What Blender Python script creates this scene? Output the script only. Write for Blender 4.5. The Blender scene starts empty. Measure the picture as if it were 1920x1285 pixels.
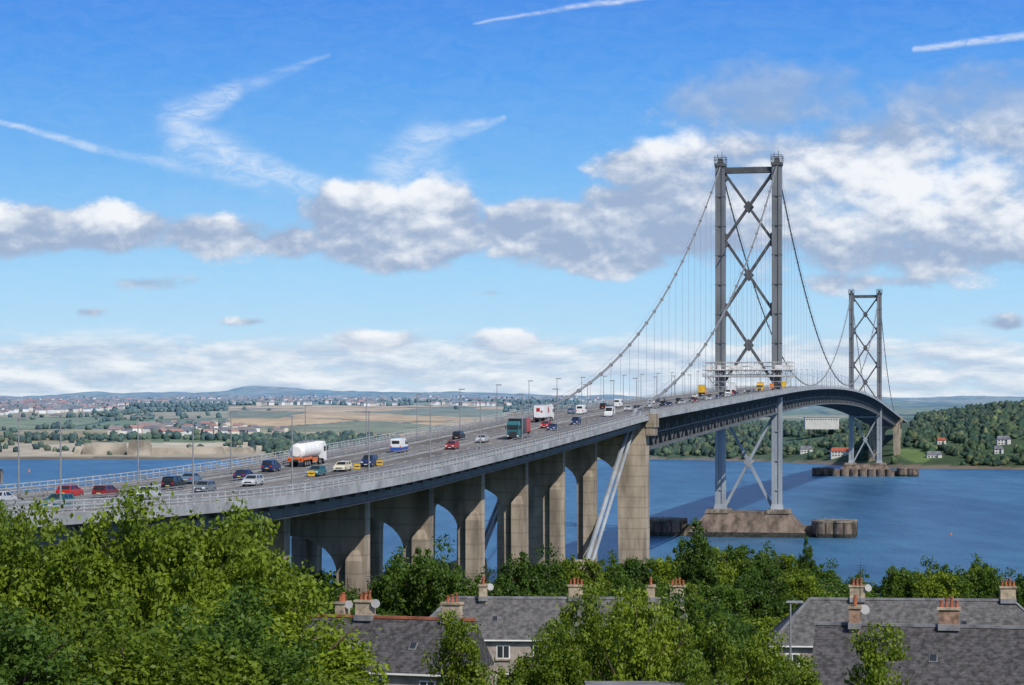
import bpy, math, random
import numpy as np
from mathutils import Matrix, Vector
random.seed(7); rng=np.random.default_rng(7)
sc=bpy.context.scene
sc.view_settings.view_transform='Standard'; sc.view_settings.look='None'; sc.view_settings.exposure=0

# ---------------------------------------------------------------- materials
class NT:
    def __init__(s,tree): s.t=tree
    def n(s,typ,**kw):
        nd=s.t.nodes.new(typ)
        for k,v in kw.items(): setattr(nd,k,v)
        return nd
    def put(s,sock,v):
        if isinstance(v,bpy.types.NodeSocket): s.t.links.new(v,sock)
        else: sock.default_value=v
    def m(s,op,a,b=0.0,c=0.0,clamp=False):
        nd=s.n('ShaderNodeMath',operation=op); nd.use_clamp=clamp
        s.put(nd.inputs[0],a); s.put(nd.inputs[1],b); s.put(nd.inputs[2],c)
        return nd.outputs[0]
    def v(s,op,a,b=(0,0,0)):
        nd=s.n('ShaderNodeVectorMath',operation=op)
        s.put(nd.inputs[0],a); s.put(nd.inputs[1],b)
        return nd.outputs['Value'] if op in('LENGTH','DOT_PRODUCT') else nd.outputs[0]
    def mix(s,f,a,b,blend='MIX'):
        nd=s.n('ShaderNodeMix',data_type='RGBA',blend_type=blend)
        s.put(nd.inputs[0],f); s.put(nd.inputs[6],a); s.put(nd.inputs[7],b)
        return nd.outputs[2]
    def noise(s,vec,scale,detail=4,rough=.55,dist=0.0):
        nd=s.n('ShaderNodeTexNoise'); s.put(nd.inputs['Vector'],vec)
        nd.inputs['Scale'].default_value=scale; nd.inputs['Detail'].default_value=detail
        nd.inputs['Roughness'].default_value=rough; nd.inputs['Distortion'].default_value=dist
        return nd.outputs['Fac']
    def ss(s,x,a,b):
        nd=s.n('ShaderNodeMapRange',interpolation_type='SMOOTHSTEP')
        s.put(nd.inputs[0],x); nd.inputs[1].default_value=a; nd.inputs[2].default_value=b
        return nd.outputs[0]
def c4(c): return (c[0],c[1],c[2],1.0)
def mat(name,col,rough=.7,var=.18,scale=1.5,stretch=(1,1,1),metal=0.0,spec=.3,bump=0.0,lines=0.0,linescale=1.0,dark=None):
    m=bpy.data.materials.new(name); m.use_nodes=True; nt=NT(m.node_tree)
    b=m.node_tree.nodes['Principled BSDF']
    tc=nt.n('ShaderNodeTexCoord').outputs['Object']
    vec=nt.v('MULTIPLY',tc,stretch)
    f=nt.noise(vec,scale,6,.6)
    d=dark if dark else tuple(x*(1-var*2.2) for x in col)
    l=tuple(min(1,x*(1+var)) for x in col)
    f2=nt.ss(f,.3,.7)
    colr=nt.mix(f2,c4(d),c4(l))
    if lines>0:
        sep=nt.n('ShaderNodeSeparateXYZ'); nt.put(sep.inputs[0],tc)
        fr=nt.m('FRACT',nt.m('MULTIPLY',sep.outputs[2],linescale))
        ln=nt.m('LESS_THAN',fr,.12)
        colr=nt.mix(nt.m('MULTIPLY',ln,lines),colr,c4(tuple(x*.3 for x in col)))
    nt.put(b.inputs['Base Color'],colr)
    b.inputs['Roughness'].default_value=rough; b.inputs['Metallic'].default_value=metal
    b.inputs['Specular IOR Level'].default_value=spec
    if bump>0:
        bn=nt.n('ShaderNodeBump'); bn.inputs['Strength'].default_value=bump
        nt.put(bn.inputs['Height'],nt.noise(tc,scale*5,5)); nt.put(b.inputs['Normal'],bn.outputs[0])
    return m
M={}
M['concrete']=mat('concrete',(.38,.32,.25),.9,.24,.3,(1,1,.22),bump=.2,lines=.3,linescale=.4)
M['conc_dark']=mat('concrete_stained',(.24,.2,.155),.9,.3,.3,(1,1,.3),bump=.2,lines=.2,linescale=.5)
M['pierstone']=mat('pier_concrete',(.19,.145,.115),.9,.3,.25,(1,1,.5),bump=.3)
M['weed']=mat('tidal_stain',(.045,.045,.035),.8,.3,.6)
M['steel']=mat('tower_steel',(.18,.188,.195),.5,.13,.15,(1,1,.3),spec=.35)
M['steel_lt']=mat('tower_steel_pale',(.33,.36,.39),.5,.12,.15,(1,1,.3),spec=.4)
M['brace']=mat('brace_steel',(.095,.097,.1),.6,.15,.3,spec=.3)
M['truss']=mat('truss_steel',(.13,.135,.14),.6,.15,.3)
M['fascia']=mat('fascia_steel',(.12,.13,.14),.6,.15,.3)
M['edge']=mat('footway_edge',(.38,.39,.40),.6,.16,.2)
M['rail']=mat('galvanised_rail',(.28,.28,.28),.5,.12,.5,metal=.1)
M['railw']=mat('painted_rail',(.42,.44,.45),.5,.12,.5)
M['cable']=mat('cable_paint',(.25,.255,.26),.6,.1,.5)
M['asphalt']=mat('asphalt',(.175,.163,.15),.9,.18,.12,(1,.25,1))
M['footway']=mat('footway_surface',(.3,.29,.28),.9,.12,.2)
M['grating']=mat('deck_grating',(.17,.165,.16),.8,.15,.4)
M['paint']=mat('road_paint',(.72,.72,.7),.7,.1,2)
M['scaf']=mat('scaffold_tube',(.5,.5,.48),.5,.15,.4)
M['sheet']=mat('scaffold_sheeting',(.72,.7,.66),.6,.1,.4)
M['lamp']=mat('lamp_post_steel',(.24,.25,.26),.5,.1,1)
M['lens']=mat('lamp_lens',(.7,.72,.7),.3,.05,1)
M['glass']=mat('vehicle_glass',(.02,.025,.03),.1,.1,1,spec=.6)
M['tyre']=mat('tyre',(.02,.02,.02),.8,.1,1)
M['hub']=mat('wheel_hub',(.35,.35,.36),.4,.1,1,metal=.5)
M['tail']=mat('tail_light',(.5,.02,.02),.3,.1,1)
M['head']=mat('head_light',(.8,.8,.75),.2,.05,1)
M['plate']=mat('number_plate',(.7,.62,.1),.5,.05,1)
M['slate']=mat('roof_slate',(.085,.08,.083),.75,.3,2.6,(1,1,1),lines=.5,linescale=5.5,bump=.4)
M['slate2']=mat('roof_slate_weathered',(.125,.12,.12),.75,.25,2.0,(1,1,1),lines=.45,linescale=5.5,bump=.4)
M['ridge']=mat('ridge_tile',(.32,.11,.06),.8,.2,1)
M['ridge_g']=mat('ridge_lead',(.22,.22,.23),.8,.2,1)
M['harl']=mat('harled_wall',(.36,.31,.27),.95,.15,1.2,bump=.3)
M['chim']=mat('chimney_render',(.42,.34,.24),.95,.22,1.5,bump=.3)
M['brick']=mat('chimney_brick',(.36,.23,.16),.95,.25,2,lines=.4,linescale=6)
M['pot']=mat('terracotta_pot',(.38,.12,.06),.8,.2,2)
M['white']=mat('white_paint',(.78,.77,.74),.5,.05,1)
M['win']=mat('window_glass',(.03,.035,.045),.15,.1,1,spec=.6)
M['bark']=mat('bark',(.09,.065,.045),.95,.3,3,(1,1,.3))
M['dark']=mat('dark_metal',(.04,.04,.045),.6,.1,1)
M['yellow']=mat('yellow_plant',(.75,.45,.03),.5,.08,1)
M['orange']=mat('orange_plant',(.75,.2,.03),.5,.08,1)
def paint(name,c): 
    k='car_'+name
    if k not in M: M[k]=mat('car_paint_'+name,c,.28,.04,1,spec=.5)
    return k

# ---------------------------------------------------------------- mesh builder
class B:
    def __init__(s): s.v=[]; s.f=[]; s.m=[]; s.mats=[]
    def mi(s,k):
        if k not in s.mats: s.mats.append(k)
        return s.mats.index(k)
    def add(s,vs,fs,k):
        o=len(s.v); s.v+= [tuple(map(float,p)) for p in vs]; i=s.mi(k)
        for f in fs: s.f.append(tuple(o+a for a in f)); s.m.append(i)
    def box(s,c,sz,k,ax=None,taper=1.0):
        c=np.array(c,float); h=np.array(sz,float)/2
        A=np.eye(3) if ax is None else np.array(ax,float)
        vs=[]
        for z in(-1,1):
            tp=1.0 if z<0 else taper
            for x,y in((-1,-1),(1,-1),(1,1),(-1,1)):
                vs.append(c+A[0]*x*h[0]*tp+A[1]*y*h[1]*tp+A[2]*z*h[2])
        s.add(vs,[(3,2,1,0),(4,5,6,7),(0,1,5,4),(1,2,6,5),(2,3,7,6),(3,0,4,7)],k)
    def beam(s,p0,p1,w,h,k,up=(0,0,1)):
        p0=np.array(p0,float); p1=np.array(p1,float); d=p1-p0; L=np.linalg.norm(d); d/=L
        up=np.array(up,float)
        if abs(d@up)>.98: up=np.array([UX,UY,0.])
        a=np.cross(d,up); a/=np.linalg.norm(a); b=np.cross(a,d)
        vs=[p+a*x*w/2+b*y*h/2 for p in(p0,p1) for x,y in((-1,-1),(1,-1),(1,1),(-1,1))]
        s.add(vs,[(3,2,1,0),(4,5,6,7),(0,1,5,4),(1,2,6,5),(2,3,7,6),(3,0,4,7)],k)
    def cyl(s,p0,p1,r0,r1,k,n=10,caps=True):
        p0=np.array(p0,float); p1=np.array(p1,float); d=p1-p0; d/=np.linalg.norm(d)
        up=np.array([0,0,1.]) if abs(d[2])<.9 else np.array([1.,0,0])
        a=np.cross(d,up); a/=np.linalg.norm(a); b=np.cross(d,a)
        vs=[]
        for p,r in((p0,r0),(p1,r1)):
            for i in range(n):
                t=2*math.pi*i/n; vs.append(p+(a*math.cos(t)+b*math.sin(t))*r)
        fs=[(i,(i+1)%n,n+(i+1)%n,n+i) for i in range(n)]
        if caps: fs+=[tuple(range(n))[::-1],tuple(range(n,2*n))]
        s.add(vs,fs,k)
    def tube(s,pts,r,k,n=8):
        pts=[np.array(p,float) for p in pts]; vs=[]
        for i,p in enumerate(pts):
            d=pts[min(i+1,len(pts)-1)]-pts[max(i-1,0)]; d/=np.linalg.norm(d)
            a=np.cross(d,(0,0,1)); a/=np.linalg.norm(a); b=np.cross(a,d)
            for j in range(n):
                t=2*math.pi*j/n; vs.append(p+(a*math.cos(t)+b*math.sin(t))*r)
        fs=[(i*n+j,i*n+(j+1)%n,(i+1)*n+(j+1)%n,(i+1)*n+j) for i in range(len(pts)-1) for j in range(n)]
        s.add(vs,fs,k)
    def prism(s,prof,hw,k,hw_top=None,zt=None):
        n=len(prof); z0=min(p[1] for p in prof); z1=max(p[1] for p in prof); vs=[]
        for sg in(-1,1):
            for y,z in prof:
                h=hw if hw_top is None else hw+(hw_top-hw)*(z-z0)/(z1-z0)
                vs.append((sg*h,y,z))
        fs=[tuple(range(n)),tuple(range(n,2*n))[::-1]]+[(i,n+i,n+(i+1)%n,(i+1)%n) for i in range(n)]
        s.add(vs,fs,k)
    def sweep(s,ts,prof,k,zf=None):
        n=len(prof); vs=[]
        for t in ts:
            zb=ZC(t) if zf is None else zf(t)
            for w,z in prof: vs.append(P(t,w,zb+z))
        fs=[]
        for i in range(len(ts)-1):
            for j in range(n): fs.append((i*n+j,(i+1)*n+j,(i+1)*n+(j+1)%n,i*n+(j+1)%n))
        fs+= [tuple(range(n)), tuple((len(ts)-1)*n+j for j in range(n))[::-1]]
        s.add(vs,fs,k)
    def rs(s,ts,w0,w1,z0,z1,k): s.sweep(ts,[(w0,z0),(w1,z0),(w1,z1),(w0,z1)],k)
    def strip(s,ts,w0,w1,z,k):
        vs=[]
        for t in ts: vs+= [P(t,w0,ZC(t)+z),P(t,w1,ZC(t)+z)]
        s.add(vs,[(2*i,2*i+1,2*i+3,2*i+2) for i in range(len(ts)-1)],k)
    def mesh(s,name):
        me=bpy.data.meshes.new(name); me.from_pydata(s.v,[],s.f)
        for k in s.mats: me.materials.append(M[k])
        me.polygons.foreach_set('material_index',s.m); me.update(); return me
    def obj(s,name,parent=None,mw=None):
        o=bpy.data.objects.new(name,s.mesh(name)); sc.collection.objects.link(o)
        if mw is not None: o.matrix_world=mw
        if parent: o.parent=parent
        return o
def empty(name,loc=(0,0,0)):
    e=bpy.data.objects.new(name,None); e.location=loc; sc.collection.objects.link(e); return e

# ---------------------------------------------------------------- bridge axis
UX,UY=0.2,0.98; VX,VY=0.98,-0.2
def P(t,w,z): return np.array([17+UX*t+VX*w,551+UY*t+VY*w,z])
kt=[-460,-420,-370,-325,-300,-262,-225,-185,-144,-70,0,408]; kz=[42.6,41.8,40.8,40.1,39.9,40.4,41.2,42.5,43.9,46.7,49.5,60.2]
td=np.arange(-460,2200,2.0)
def zraw(t):
    if t<=408: return np.interp(t,kt,kz)
    if t<=1414: return 66.8-6.6*((t-911)/503)**2
    if t<=1822: return 60.2-(t-1414)*.0262
    return 49.5-(t-1822)*.022
zd=np.array([zraw(t) for t in td]); ker=np.ones(21)/21
zs=np.convolve(np.pad(zd,10,mode='edge'),ker,mode='valid')
def ZC(t): return float(np.interp(t,td,zs))

# ---------------------------------------------------------------- near terrain height
gD=[-200,0,15,60,100,150,170,215,250,300,400,500,560,600,640,800]
gZ=[45,46,45.2,35.5,30,27,26,23.3,20.5,17,10,5.5,3.5,1,-2,-6]
_tab={}
def vnoise(x,y,seed=0):
    if seed not in _tab: _tab[seed]=np.random.default_rng(seed).random((256,256))
    r=_tab[seed]
    xi=np.floor(x).astype(int); yi=np.floor(y).astype(int); fx=x-xi; fy=y-yi
    fx=fx*fx*(3-2*fx); fy=fy*fy*(3-2*fy); g=lambda a,b:r[a&255,b&255]
    return (g(xi,yi)*(1-fx)+g(xi+1,yi)*fx)*(1-fy)+(g(xi,yi+1)*(1-fx)+g(xi+1,yi+1)*fx)*fy
def fbm(x,y,seed=0,o=5):
    s=0;a=.5
    for i in range(o): s=s+a*vnoise(x*2**i+i*17.3,y*2**i+i*5.1,seed+i); a*=.5
    return s
def GZ(x,y):
    x=np.asarray(x,float); y=np.asarray(y,float)
    return np.interp(y,gD,gZ)+(fbm(x/40+50,y/40+50,3)-.5)*1.6
def grid_mesh(name,X,Y,Z,col=None):
    r,c=X.shape; co=np.stack([X,Y,Z],-1).reshape(-1,3)
    idx=np.arange(r*c).reshape(r,c)
    q=np.stack([idx[:-1,:-1],idx[:-1,1:],idx[1:,1:],idx[1:,:-1]],-1).reshape(-1,4)
    return np_mesh(name,co,q,col)
def np_mesh(name,co,q,col=None,mi=None):
    me=bpy.data.meshes.new(name); nf=len(q); k=q.shape[1]
    me.vertices.add(len(co)); me.vertices.foreach_set('co',co.astype(np.float32).ravel())
    me.loops.add(nf*k); me.loops.foreach_set('vertex_index',q.astype(np.int32).ravel())
    me.polygons.add(nf); me.polygons.foreach_set('loop_start',np.arange(0,nf*k,k,dtype=np.int32))
    if mi is not None: me.polygons.foreach_set('material_index',mi.astype(np.int32))
    if col is not None:
        a=me.color_attributes.new('tint','FLOAT_COLOR','POINT')
        cc=np.ones((len(co),4),np.float32); cc[:,:3]=col; a.data.foreach_set('color',cc.ravel())
    me.update(calc_edges=True); return me
def attr_mat(name,rough=.95,nscale=.05,amt=.25,bump=0):
    m=bpy.data.materials.new(name); m.use_nodes=True; nt=NT(m.node_tree); b=m.node_tree.nodes['Principled BSDF']
    a=nt.n('ShaderNodeAttribute',attribute_name='tint').outputs['Color']
    tc=nt.n('ShaderNodeTexCoord').outputs['Object']
    f=nt.noise(tc,nscale,6,.65)
    k=nt.m('MULTIPLY_ADD',nt.ss(f,.3,.7),amt*2,1-amt)
    cr=nt.n('ShaderNodeCombineXYZ'); [nt.put(cr.inputs[i],k) for i in range(3)]
    nt.put(b.inputs['Base Color'],nt.mix(1.0,a,cr.outputs[0],'MULTIPLY'))
    b.inputs['Roughness'].default_value=rough; b.inputs['Specular IOR Level'].default_value=.1
    return m
M['near_ground']=mat('ground_grass',(.06,.09,.025),.95,.35,.12,bump=.3,dark=(.03,.04,.015))
xs=np.arange(-900,901,9.); ys=np.arange(-200,801,7.)
X,Y=np.meshgrid(xs,ys); me=grid_mesh('ground',X,Y,GZ(X,Y)); me.materials.append(M['near_ground'])
sc.collection.objects.link(bpy.data.objects.new('ground',me))

# ---------------------------------------------------------------- water
wm=bpy.data.materials.new('sea_water'); wm.use_nodes=True; nt=NT(wm.node_tree); b=wm.node_tree.nodes['Principled BSDF']
tc=nt.n('ShaderNodeTexCoord').outputs['Object']
big=nt.noise(nt.v('MULTIPLY',tc,(.0045,.0011,1)),1,5,.6,.6)
sm=nt.noise(nt.v('MULTIPLY',tc,(.05,.014,1)),1,5,.65)
f=nt.m('ADD',nt.m('MULTIPLY',big,.8),nt.m('MULTIPLY',sm,.45))
colr=nt.mix(nt.ss(f,.42,.82),c4((.018,.075,.165)),c4((.07,.195,.33)))
nt.put(b.inputs['Base Color'],colr); b.inputs['Roughness'].default_value=.32; b.inputs['IOR'].default_value=1.22
b.inputs['Specular IOR Level'].default_value=.35
bn=nt.n('ShaderNodeBump'); bn.inputs['Strength'].default_value=1.0; bn.inputs['Distance'].default_value=1.1
w1=nt.noise(nt.v('MULTIPLY',tc,(.16,.06,1)),1,7,.72)
nt.put(bn.inputs['Height'],w1); nt.put(b.inputs['Normal'],bn.outputs[0])
M['water']=wm
bw=B(); bw.add([(-12000,-3000,0),(12000,-3000,0),(12000,20000,0),(-12000,20000,0)],[(0,1,2,3)],'water'); bw.obj('water')

# ---------------------------------------------------------------- far land
def Ds(r): return np.interp(r,[-.6,-.25,-.1,0,.065,.1,.126,.17,.23,.6],[2500,2690,2720,2720,2700,2600,2480,2230,2150,2100])
QL=[-400,-20,0,25,150,400,900,1500,2200,3000,4500,6000,7500,9000,10500,17000]
HL=[-12,-2,0,3,5,11,28,46,66,84,104,118,134,158,140,60]
QR=[-400,-20,0,30,120,300,600,1000,1500,2500,5000,9000,10500,17000]
HR=[-12,-2,0,3,13,28,36,40,46,60,95,152,134,60]
def sstep(x,a,b):
    t=np.clip((x-a)/(b-a),0,1); return t*t*(3-2*t)
def gau(x,y,cx,cy,sx,sy,a): return a*np.exp(-((x-cx)/sx)**2/2-((y-cy)/sy)**2/2)
def FZ(x,y):
    x=np.asarray(x,float); y=np.asarray(y,float); r=x/y
    q=y-Ds(r)+(fbm(x/120+40,y/120+40,11)-.5)*70
    s=sstep(r,.02,.08)
    z=np.interp(q,QL,HL)*(1-s)+np.interp(q,QR,HR)*s
    amp=np.clip(q/300,0,1)
    z=z+amp*(fbm(x/260+99,y/260+99,5)-.5)*np.interp(y,[2500,5000,9000,12000],[10,16,34,50])
    z=z+gau(x,y,585,2700,75,210,16)+gau(x,y,760,2750,110,240,26)
    z=z+gau(x,y,-1240,11500,170,600,32)+gau(x,y,-1000,11600,420,700,22)+gau(x,y,-1940,11400,220,600,26)+gau(x,y,-300,10800,500,600,18)
    return z
_wt={}
def worley(x,y,seed):
    if seed not in _wt: _wt[seed]=np.random.default_rng(seed).random((64,64,3))
    J=_wt[seed]
    xi=np.floor(x).astype(int); yi=np.floor(y).astype(int)
    b1=np.full(x.shape,9.); b2=np.full(x.shape,9.); idv=np.zeros(x.shape)
    for dx in(-1,0,1):
        for dy in(-1,0,1):
            j=J[(xi+dx)&63,(yi+dy)&63]
            d=np.hypot(xi+dx+j[...,0]-x,yi+dy+j[...,1]-y)
            nb=d<b1; b2=np.where(nb,b1,np.minimum(b2,d)); idv=np.where(nb,j[...,2],idv); b1=np.where(nb,d,b1)
    return b1,b2,idv
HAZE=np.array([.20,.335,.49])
def haze(col,D,k=5600.):  # aerial haze painted into the vertex colours, stronger with distance
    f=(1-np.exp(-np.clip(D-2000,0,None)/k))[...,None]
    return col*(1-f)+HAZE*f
rc=np.linspace(-.55,.55,620); Dr=np.geomspace(1950,20000,430)
R_,D_=np.meshgrid(rc,Dr); X=R_*D_; Y=D_; Z=FZ(X,Y)
q=Y-Ds(R_)
b1,b2,idv=worley(X/330,Y/520,5)
pal=np.array([[.12,.17,.05],[.18,.21,.08],[.34,.28,.14],[.09,.13,.045],[.25,.25,.12],[.14,.19,.06],[.36,.30,.16]])
col=pal[(idv*6.99).astype(int)]
edge=((b2-b1)<.045)[...,None]; col=np.where(edge,[.035,.06,.025],col)
n=fbm(X/180,Y/180,21)[...,None]
wd=(fbm(X/420+9,Y/420+9,31)[...,None]>.57)&(q[...,None]>500); col=np.where(wd,[.035,.06,.025],col)
def in_tan(r,y): return (r>-.125)&(r<-.003)&(y>3480+(r+.06)*-3500)&(y<5400)
tan=in_tan(R_,Y)[...,None]
edge2=((b2-b1)<.03)[...,None]
col=np.where(tan,np.where(edge2,[.1,.11,.05],np.where(idv[...,None]>.86,[.2,.2,.09],[.60,.40,.18]+(n-.5)*.16)),col)
s=sstep(R_,.03,.07)[...,None]
col=np.where((s>.5)&(q[...,None]<900),[.05,.08,.025],col)
mead=(gau(X,Y,407,2330,11,45,1)>.35)[...,None]; col=np.where(mead,[.13,.19,.05],col)
sand=(q+(fbm(X/60,Y/60,8)-.5)*60<26)[...,None]; col=np.where(sand,[.17,.13,.09],col)
qu=((R_>-.225)&(R_<-.108)&(q>30)&(q<470+260*(n[...,0]-.5)))[...,None]; col=np.where(qu,[.46,.39,.28]*(.55+.9*n),col)
col=col*(.75+.5*n); col=haze(col,Y)  # field colours with distance haze baked in
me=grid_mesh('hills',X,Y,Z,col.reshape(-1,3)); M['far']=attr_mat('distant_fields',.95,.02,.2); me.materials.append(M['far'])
me.polygons.foreach_set('use_smooth',np.ones(len(me.polygons),bool))
sc.collection.objects.link(bpy.data.objects.new('hills',me))

import bmesh
def ico(sub):
    bm_=bpy.data.meshes.new('t')
    b_=bmesh.new(); bmesh.ops.create_icosphere(b_,subdivisions=sub,radius=1); b_.to_mesh(bm_); b_.free()
    v=np.array([x.co[:] for x in bm_.vertices]); f=np.array([p.vertices[:] for p in bm_.polygons]); bpy.data.meshes.remove(bm_); return v,f
def wood(name,pts,rad,sub,base,k=9000.,jit=.55):
    v0,f0=ico(sub); var=[]
    for i in range(6):
        d=1+jit*(rng.random(len(v0))-.5); var.append(v0*d[:,None])
    cos=[];fs=[];cols=[];o=0
    for (x,y,z),r in zip(pts,rad):
        v=var[rng.integers(6)]; a=rng.random()*6.28; c,s_=math.cos(a),math.sin(a)
        sq=.7+.8*rng.random()
        w=np.stack([(v[:,0]*c-v[:,1]*s_)*r,(v[:,0]*s_+v[:,1]*c)*r,v[:,2]*r*sq],1)+[x,y,z+r*.6]
        cc=np.array(base[rng.integers(len(base))])*(.55+.8*rng.random())
        cols.append(np.tile(cc,(len(v),1))*(.65+.7*rng.random((len(v),1))))
        cos.append(w); fs.append(f0+o); o+=len(v)
    co=np.concatenate(cos); cl=haze(np.concatenate(cols),co[:,1]+250,k)  # foliage colours, distance haze baked in
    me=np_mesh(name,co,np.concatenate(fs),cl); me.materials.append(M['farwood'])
    sc.collection.objects.link(bpy.data.objects.new(name,me))
M['farwood']=attr_mat('distant_foliage',.95,.15,.35)
GR=[(.03,.055,.018),(.045,.075,.02),(.06,.085,.025),(.025,.05,.02),(.085,.1,.03)]
pts=[];rad=[]
houses_far=((352,2450,26),(425,2300,20),(510,2370,20),(330,2560,22),(366,2700,55),(490,2300,16),(455,2420,16))
while len(pts)<8200:
    r=rng.uniform(.045,.31); D=rng.uniform(2150,3250); 
    qq=D-Ds(r)
    if qq<30+rng.random()*25: continue
    x=r*D
    if gau(x,D,407,2330,13,50,1)>.3: continue
    if abs((x-17-UX*((D-551)/UY)))<20 and D>2300: continue
    if qq<260 and fbm(np.array([x/70.]),np.array([D/70.]),77)[0]>.6: continue
    if any(abs(x-hx)<hw_ and -60<D-hy<10 for hx,hy,hw_ in houses_far): continue
    pts.append((x,D,float(FZ(x,D)))); rad.append(rng.uniform(1.9,5.2))
wood('woodland',pts,rad,2,GR,8500.,.8)
pts=[];rad=[]
for _ in range(90000):
    if len(pts)>=4600: break
    r=rng.uniform(-.34,.06); D=2500+ (rng.random()**1.3)*4200; qq=D-Ds(r); x=r*D
    if qq<60: continue
    dens=0
    if in_tan(r,D): 
        if rng.random()>.008: continue
    if 200<qq<620: dens=.95 if fbm(np.array([x/160.]),np.array([D/160.]),55)[0]<.52 else .06
    elif qq>=620:
        bb1,bb2,_=worley(np.array([x/330]),np.array([D/520]),5); dens=.4 if bb2[0]-bb1[0]<.06 else .02
        if fbm(np.array([x/420.+9]),np.array([D/420.+9]),31)[0]>.57: dens=.4
    else: dens=.08
    if -.225<r<-.108 and qq<450: dens*=.08
    if rng.random()>dens: continue
    pts.append((x,D,float(FZ(x,D)))); rad.append(rng.uniform(3.,7))
wood('shore_woodland',pts,rad,1,GR,7500.)

# distant town
tb_v=[];tb_f=[];tb_c=[];o=0
wallc=[(.8,.77,.7),(.7,.62,.52),(.82,.8,.77),(.6,.5,.4)]; roofc=[(.16,.14,.14),(.36,.17,.12),(.26,.2,.17),(.13,.13,.14)]
def hut(x,y,z,L,W,H,a,wc,rc_):
    global o
    c,s_=math.cos(a),math.sin(a)
    p=[(-L,-W,-3),(L,-W,-3),(L,W,-3),(-L,W,-3),(-L,-W,H),(L,-W,H),(L,W,H),(-L,W,H)]
    pr=[(-L*1.04,-W*1.1,H),(L*1.04,-W*1.1,H),(L*1.04,W*1.1,H),(-L*1.04,W*1.1,H),(-L*1.04,0,H+W*.6),(L*1.04,0,H+W*.6)]
    vs=[(x+(a_*c-b_*s_),y+(a_*s_+b_*c),z+h) for a_,b_,h in p+pr]
    tb_v.extend(vs); tb_c.extend([wc]*8+[rc_]*6)
    tb_f.extend([tuple(o+i for i in f) for f in [(0,1,5,4),(1,2,6,5),(2,3,7,6),(3,0,4,7),(8,9,13,12),(10,11,12,13),(8,12,11),(9,10,13)]]); o+=14
cnt=0
while cnt<5600:
    u_=rng.random(); D=rng.uniform(3400,4300) if u_<.1 else (rng.uniform(4200,6200) if u_<.6 else rng.uniform(6000,9800)); r=rng.uniform(-.36,.12); x=r*D
    if in_tan(r,D): continue
    if r>-.1 and D<5400: continue
    if r>.0 and D<6000: continue
    if fbm(np.array([x/380.+3]),np.array([D/600.+3]),91)[0]<.44: continue
    z=float(FZ(x,D)); big=rng.random()<.05
    L=rng.uniform(4,8)*(2.4 if big else 1)
    hut(x,D,z,L,rng.uniform(4,6)*(1.8 if big else 1),rng.uniform(5,8),rng.normal(0,.6),wallc[rng.integers(4)],roofc[rng.integers(4)]); cnt+=1
co=np.array(tb_v); me=bpy.data.meshes.new('town'); me.from_pydata(tb_v,[],tb_f); a=me.color_attributes.new('tint','FLOAT_COLOR','POINT')
cc=np.ones((len(co),4),np.float32); cc[:,:3]=haze(np.array(tb_c),co[:,1],7500.); a.data.foreach_set('color',cc.ravel())  # wall and roof colours carry painted haze too
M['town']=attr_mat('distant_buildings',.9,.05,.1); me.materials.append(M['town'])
sc.collection.objects.link(bpy.data.objects.new('town',me))

# shoreline buildings (far bank)
M['fwhite']=mat('white_render',(.55,.54,.5),.8,.06,.2); M['fred']=mat('red_roof',(.36,.1,.06),.8,.15,.2)
M['fgrey']=mat('far_grey_roof',(.16,.17,.19),.8,.15,.2); M['fwin']=mat('far_window',(.07,.09,.12),.3,.1,.2)
M['fflat']=mat('flat_roof_edge',(.42,.42,.42),.8,.1,.2)
def farhouse(name,x,y,L,W,H,roofk,storeys=2,wing=True,flat=False,z=None):
    e=empty(name,(x,y,float(FZ(x,y-W)) if z is None else z)); wb=B(); rb=B(); nb=B()
    wb.box((0,0,H/2-5),(L,W,H+10),'fwhite')
    if flat: rb.box((0,0,H+.3),(L+1.5,W+1.5,.6),roofk)
    else:
        for gx in ([0] if not wing else [0,L*.32]):
            l=L if gx==0 else L*.22
            if gx==0: vs=[(-l/2-.5,-W/2-.6,H),(l/2+.5,-W/2-.6,H),(l/2+.5,W/2+.6,H),(-l/2-.5,W/2+.6,H),(-l/2+1,0,H+W*.45),(l/2-1,0,H+W*.45)]
            else:
                wb.box((gx,-W/2-1,H/2-2.9),(l,2,H+5.8),'fwhite')
                vs=[(gx-l/2-.4,-W/2-2.4,H+.01),(gx-l/2-.4,0,H+.01),(gx+l/2+.4,0,H+.01),(gx+l/2+.4,-W/2-2.4,H+.01),(gx,-W/2-2.4,H+l*.5),(gx,0,H+l*.5)]
            rb.add(vs,[(0,1,5,4),(1,2,5),(2,3,4,5),(3,0,4)] if gx==0 else [(0,1,5,4),(2,3,4,5),(3,0,4),(1,2,5)],roofk)
    for st in range(storeys):
        for i in range(int(L/3.2)):
            nb.box((-L/2+2+i*3.2,-W/2-.03,1.6+st*3),(1.7,.12,1.4),'fwin')
    wb.obj('walls',e); rb.obj('roof',e); nb.obj('windows',e)
farhouse('red_roofed_house',352,2450,20,9,6,'fred'); farhouse('white_house',425,2300,15,8,3.5,'fgrey',1)
farhouse('white_house',510,2370,14,8,6,'fgrey',2); farhouse('hotel_building',366,2700,40,12,4,'fflat',1,False,True,46)
farhouse('white_house',330,2560,14,8,4,'fgrey',1); farhouse('white_house',490,2300,9,7,5,'fgrey',2); farhouse('white_house',455,2420,9,7,4.5,'fred',1)
jb=B(); M['fwall']=mat('quarry_concrete',(.36,.32,.26),.9,.25,.03)
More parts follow.
